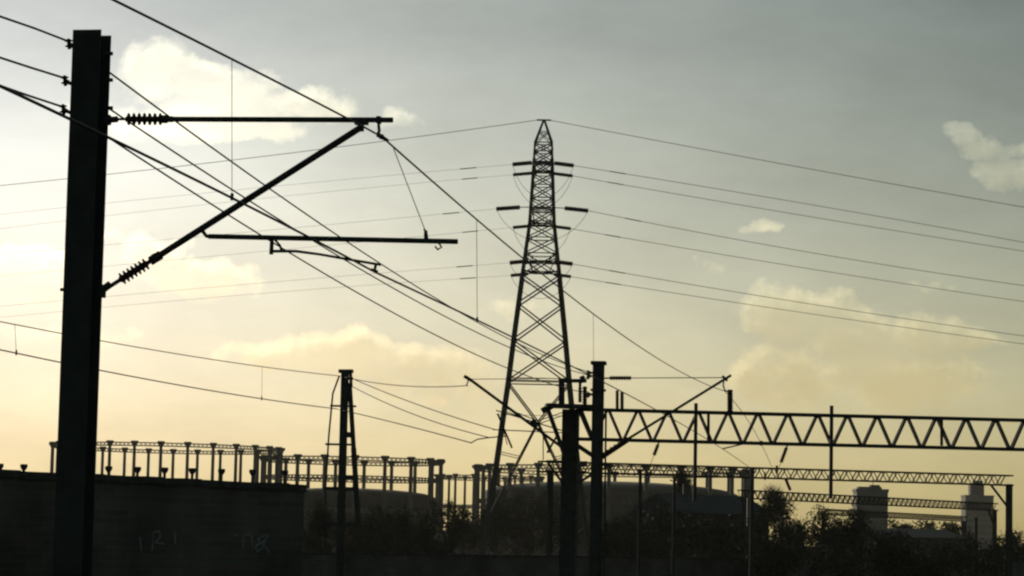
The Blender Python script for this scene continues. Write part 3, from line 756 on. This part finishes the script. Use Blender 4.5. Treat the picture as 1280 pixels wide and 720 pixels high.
def density(du, dv, full):                     # cloud density at a direction, or a little up and sunward of it
    us = math_('ADD', u, du * PX) if full is False else u; vs_ = math_('ADD', v, dv * PX) if full is False else v
    cm = nd('ShaderNodeCombineXYZ'); LK(us, cm.inputs[0]); LK(vs_, cm.inputs[1]); cm = cm.outputs[0]
    n1 = noise(30, 8, .6, cm, 1.0); n2 = noise(75, 6, .62, cm, 4.0)
    w1, w2 = noise(40, 4, .6, cm, 2.3), noise(40, 4, .6, cm, 5.9)
    uw = math_('ADD', us, math_('MULTIPLY', math_('SUBTRACT', w1, .5), 120 * PX)); vw = math_('ADD', vs_, math_('MULTIPLY', math_('SUBTRACT', w2, .5), 80 * PX))
    tot = None
    for px, py, rx, ry, s in BL:
        cu, cv = uv(px, py)
        a = math_('DIVIDE', math_('SUBTRACT', uw, cu), rx * PX); b = math_('DIVIDE', math_('SUBTRACT', vw, cv), ry * PX)
        e = math_('ADD', math_('MULTIPLY', a, a), math_('MULTIPLY', b, b))
        g_ = math_('MAXIMUM', math_('MULTIPLY', math_('SUBTRACT', 1.25, e), s * .8), 0.0)
        tot = g_ if tot is None else math_('SMOOTH_MAX', tot, g_, .12)
    pert = math_('ADD', math_('MULTIPLY', math_('SUBTRACT', n1, .5), 1.9), math_('MULTIPLY', math_('SUBTRACT', n2, .5), 1.2))
    return math_('MULTIPLY', math_('ADD', tot, pert), math_('MULTIPLY', tot, 3.0, clamp=True))
front = math_('GREATER_THAN', sp.outputs[1], .3)
d0, d1 = density(0, 0, True), density(-8, 14, False)
mr_ = nd('ShaderNodeMapRange', interpolation_type='SMOOTHSTEP'); LK(d0, mr_.inputs[0])
mr_.inputs[1].default_value = .07; mr_.inputs[2].default_value = .88; mr_.inputs[3].default_value = 0; mr_.inputs[4].default_value = .95
wisp = nd('ShaderNodeMapRange'); LK(noise(48, 7, .65, cmb.outputs[0], 14.0, 1.0, 1.7), wisp.inputs[0]); wisp.inputs[1].default_value = .34; wisp.inputs[2].default_value = .60; wisp.inputs[3].default_value = .62; wisp.inputs[4].default_value = 1.0
cl = math_('MULTIPLY', math_('MULTIPLY', mr_.outputs[0], wisp.outputs[0]), front)
# tops that see the light through little cloud are bright, bodies behind thick cloud are grey
lit = nd('ShaderNodeMapRange', interpolation_type='SMOOTHSTEP'); LK(d1, lit.inputs[0]); lit.inputs[1].default_value = .05; lit.inputs[2].default_value = .85; lit.inputs[3].default_value = 1.0; lit.inputs[4].default_value = 0.0
hi = nd('ShaderNodeMapRange'); LK(v, hi.inputs[0]); hi.inputs[1].default_value = .06; hi.inputs[2].default_value = .155
body = math_('ADD', math_('ADD', math_('MULTIPLY', hi.outputs[0], .55), .97), math_('MULTIPLY', lit.outputs[0], math_('SUBTRACT', .33, math_('MULTIPLY', hi.outputs[0], .06))))
# the sky's own colour, warmed by the evening dust
GAIN, POW, ELV, ELQ = (.2160, .2310, .1670), (.489, .463, .601), (-7.15, -4.95, -3.55), (10.7, 5.65, 3.68)
sc3 = nd('ShaderNodeSeparateColor'); LK(sky.outputs[0], sc3.inputs[0]); cc3 = nd('ShaderNodeCombineColor')
ve = math_('MINIMUM', math_('MAXIMUM', sp.outputs[2], 0.0), .22)
for i in range(3):                             # print-film response of the evening sky
    e = math_('EXPONENT', math_('MULTIPLY', ve, math_('ADD', math_('MULTIPLY', ve, ELQ[i]), ELV[i])))
    LK(math_('MULTIPLY', math_('MULTIPLY', math_('POWER', sc3.outputs[i], POW[i]), GAIN[i] * 10.0), e), cc3.inputs[i])
# thin uneven veil so the clear sky is not a perfect gradient
veil = nd('ShaderNodeMapRange'); LK(noise(11, 7, .62, cmb.outputs[0], 11.0, 1.0, 2.6), veil.inputs[0]); veil.inputs[1].default_value = .3; veil.inputs[2].default_value = .7; veil.inputs[3].default_value = .91; veil.inputs[4].default_value = 1.09
thin = veil.outputs[0]                         # thin high cloud lit by the sun at the left, clearer air at the upper right
for px, py, rx, ry, amp in ((150, 205, 350, 125, .27), (1400, -40, 420, 300, -.26), (120, 570, 420, 110, -.15)):
    cu, cv = uv(px, py)
    a = math_('DIVIDE', math_('SUBTRACT', u, cu), rx * PX); b = math_('DIVIDE', math_('SUBTRACT', v, cv), ry * PX)
    e = math_('EXPONENT', math_('MULTIPLY', math_('ADD', math_('MULTIPLY', a, a), math_('MULTIPLY', b, b)), -1.0))
    thin = math_('ADD', thin, math_('MULTIPLY', math_('MULTIPLY', e, amp), front))
vs = nd('ShaderNodeVectorMath', operation='SCALE'); LK(cc3.outputs[0], vs.inputs[0]); LK(thin, vs.inputs['Scale'])
cc = nd('ShaderNodeVectorMath', operation='SCALE'); LK(vs.outputs[0], cc.inputs[0]); LK(body, cc.inputs['Scale'])
cadd = nd('ShaderNodeMix', data_type='RGBA', blend_type='MULTIPLY'); cadd.inputs['Factor'].default_value = 1; LK(cc.outputs[0], cadd.inputs['A']); cadd.inputs['B'].default_value = (1.06, .985, .86, 1)
mix = nd('ShaderNodeMix', data_type='RGBA'); LK(cl, mix.inputs['Factor']); LK(vs.outputs[0], mix.inputs['A']); LK(cadd.outputs['Result'], mix.inputs['B'])
bg = nd('ShaderNodeBackground'); bg.inputs['Strength'].default_value = .1; LK(mix.outputs['Result'], bg.inputs['Color'])
wo = nd('ShaderNodeOutputWorld'); LK(bg.outputs[0], wo.inputs[0])

# ================================================================== RENDER SETTINGS
scene.render.engine = 'CYCLES'
scene.view_settings.view_transform = 'Standard'; scene.view_settings.look = 'None'
scene.view_settings.gamma = 1.0; scene.view_settings.use_curve_mapping = False
scene.view_settings.exposure = 0.0
scene.cycles.filter_width = 2.3
scene.cycles.use_denoising = True
scene.cycles.max_bounces = 6; scene.cycles.volume_bounces = 1
scene.cycles.caustics_reflective = False; scene.cycles.caustics_refractive = False
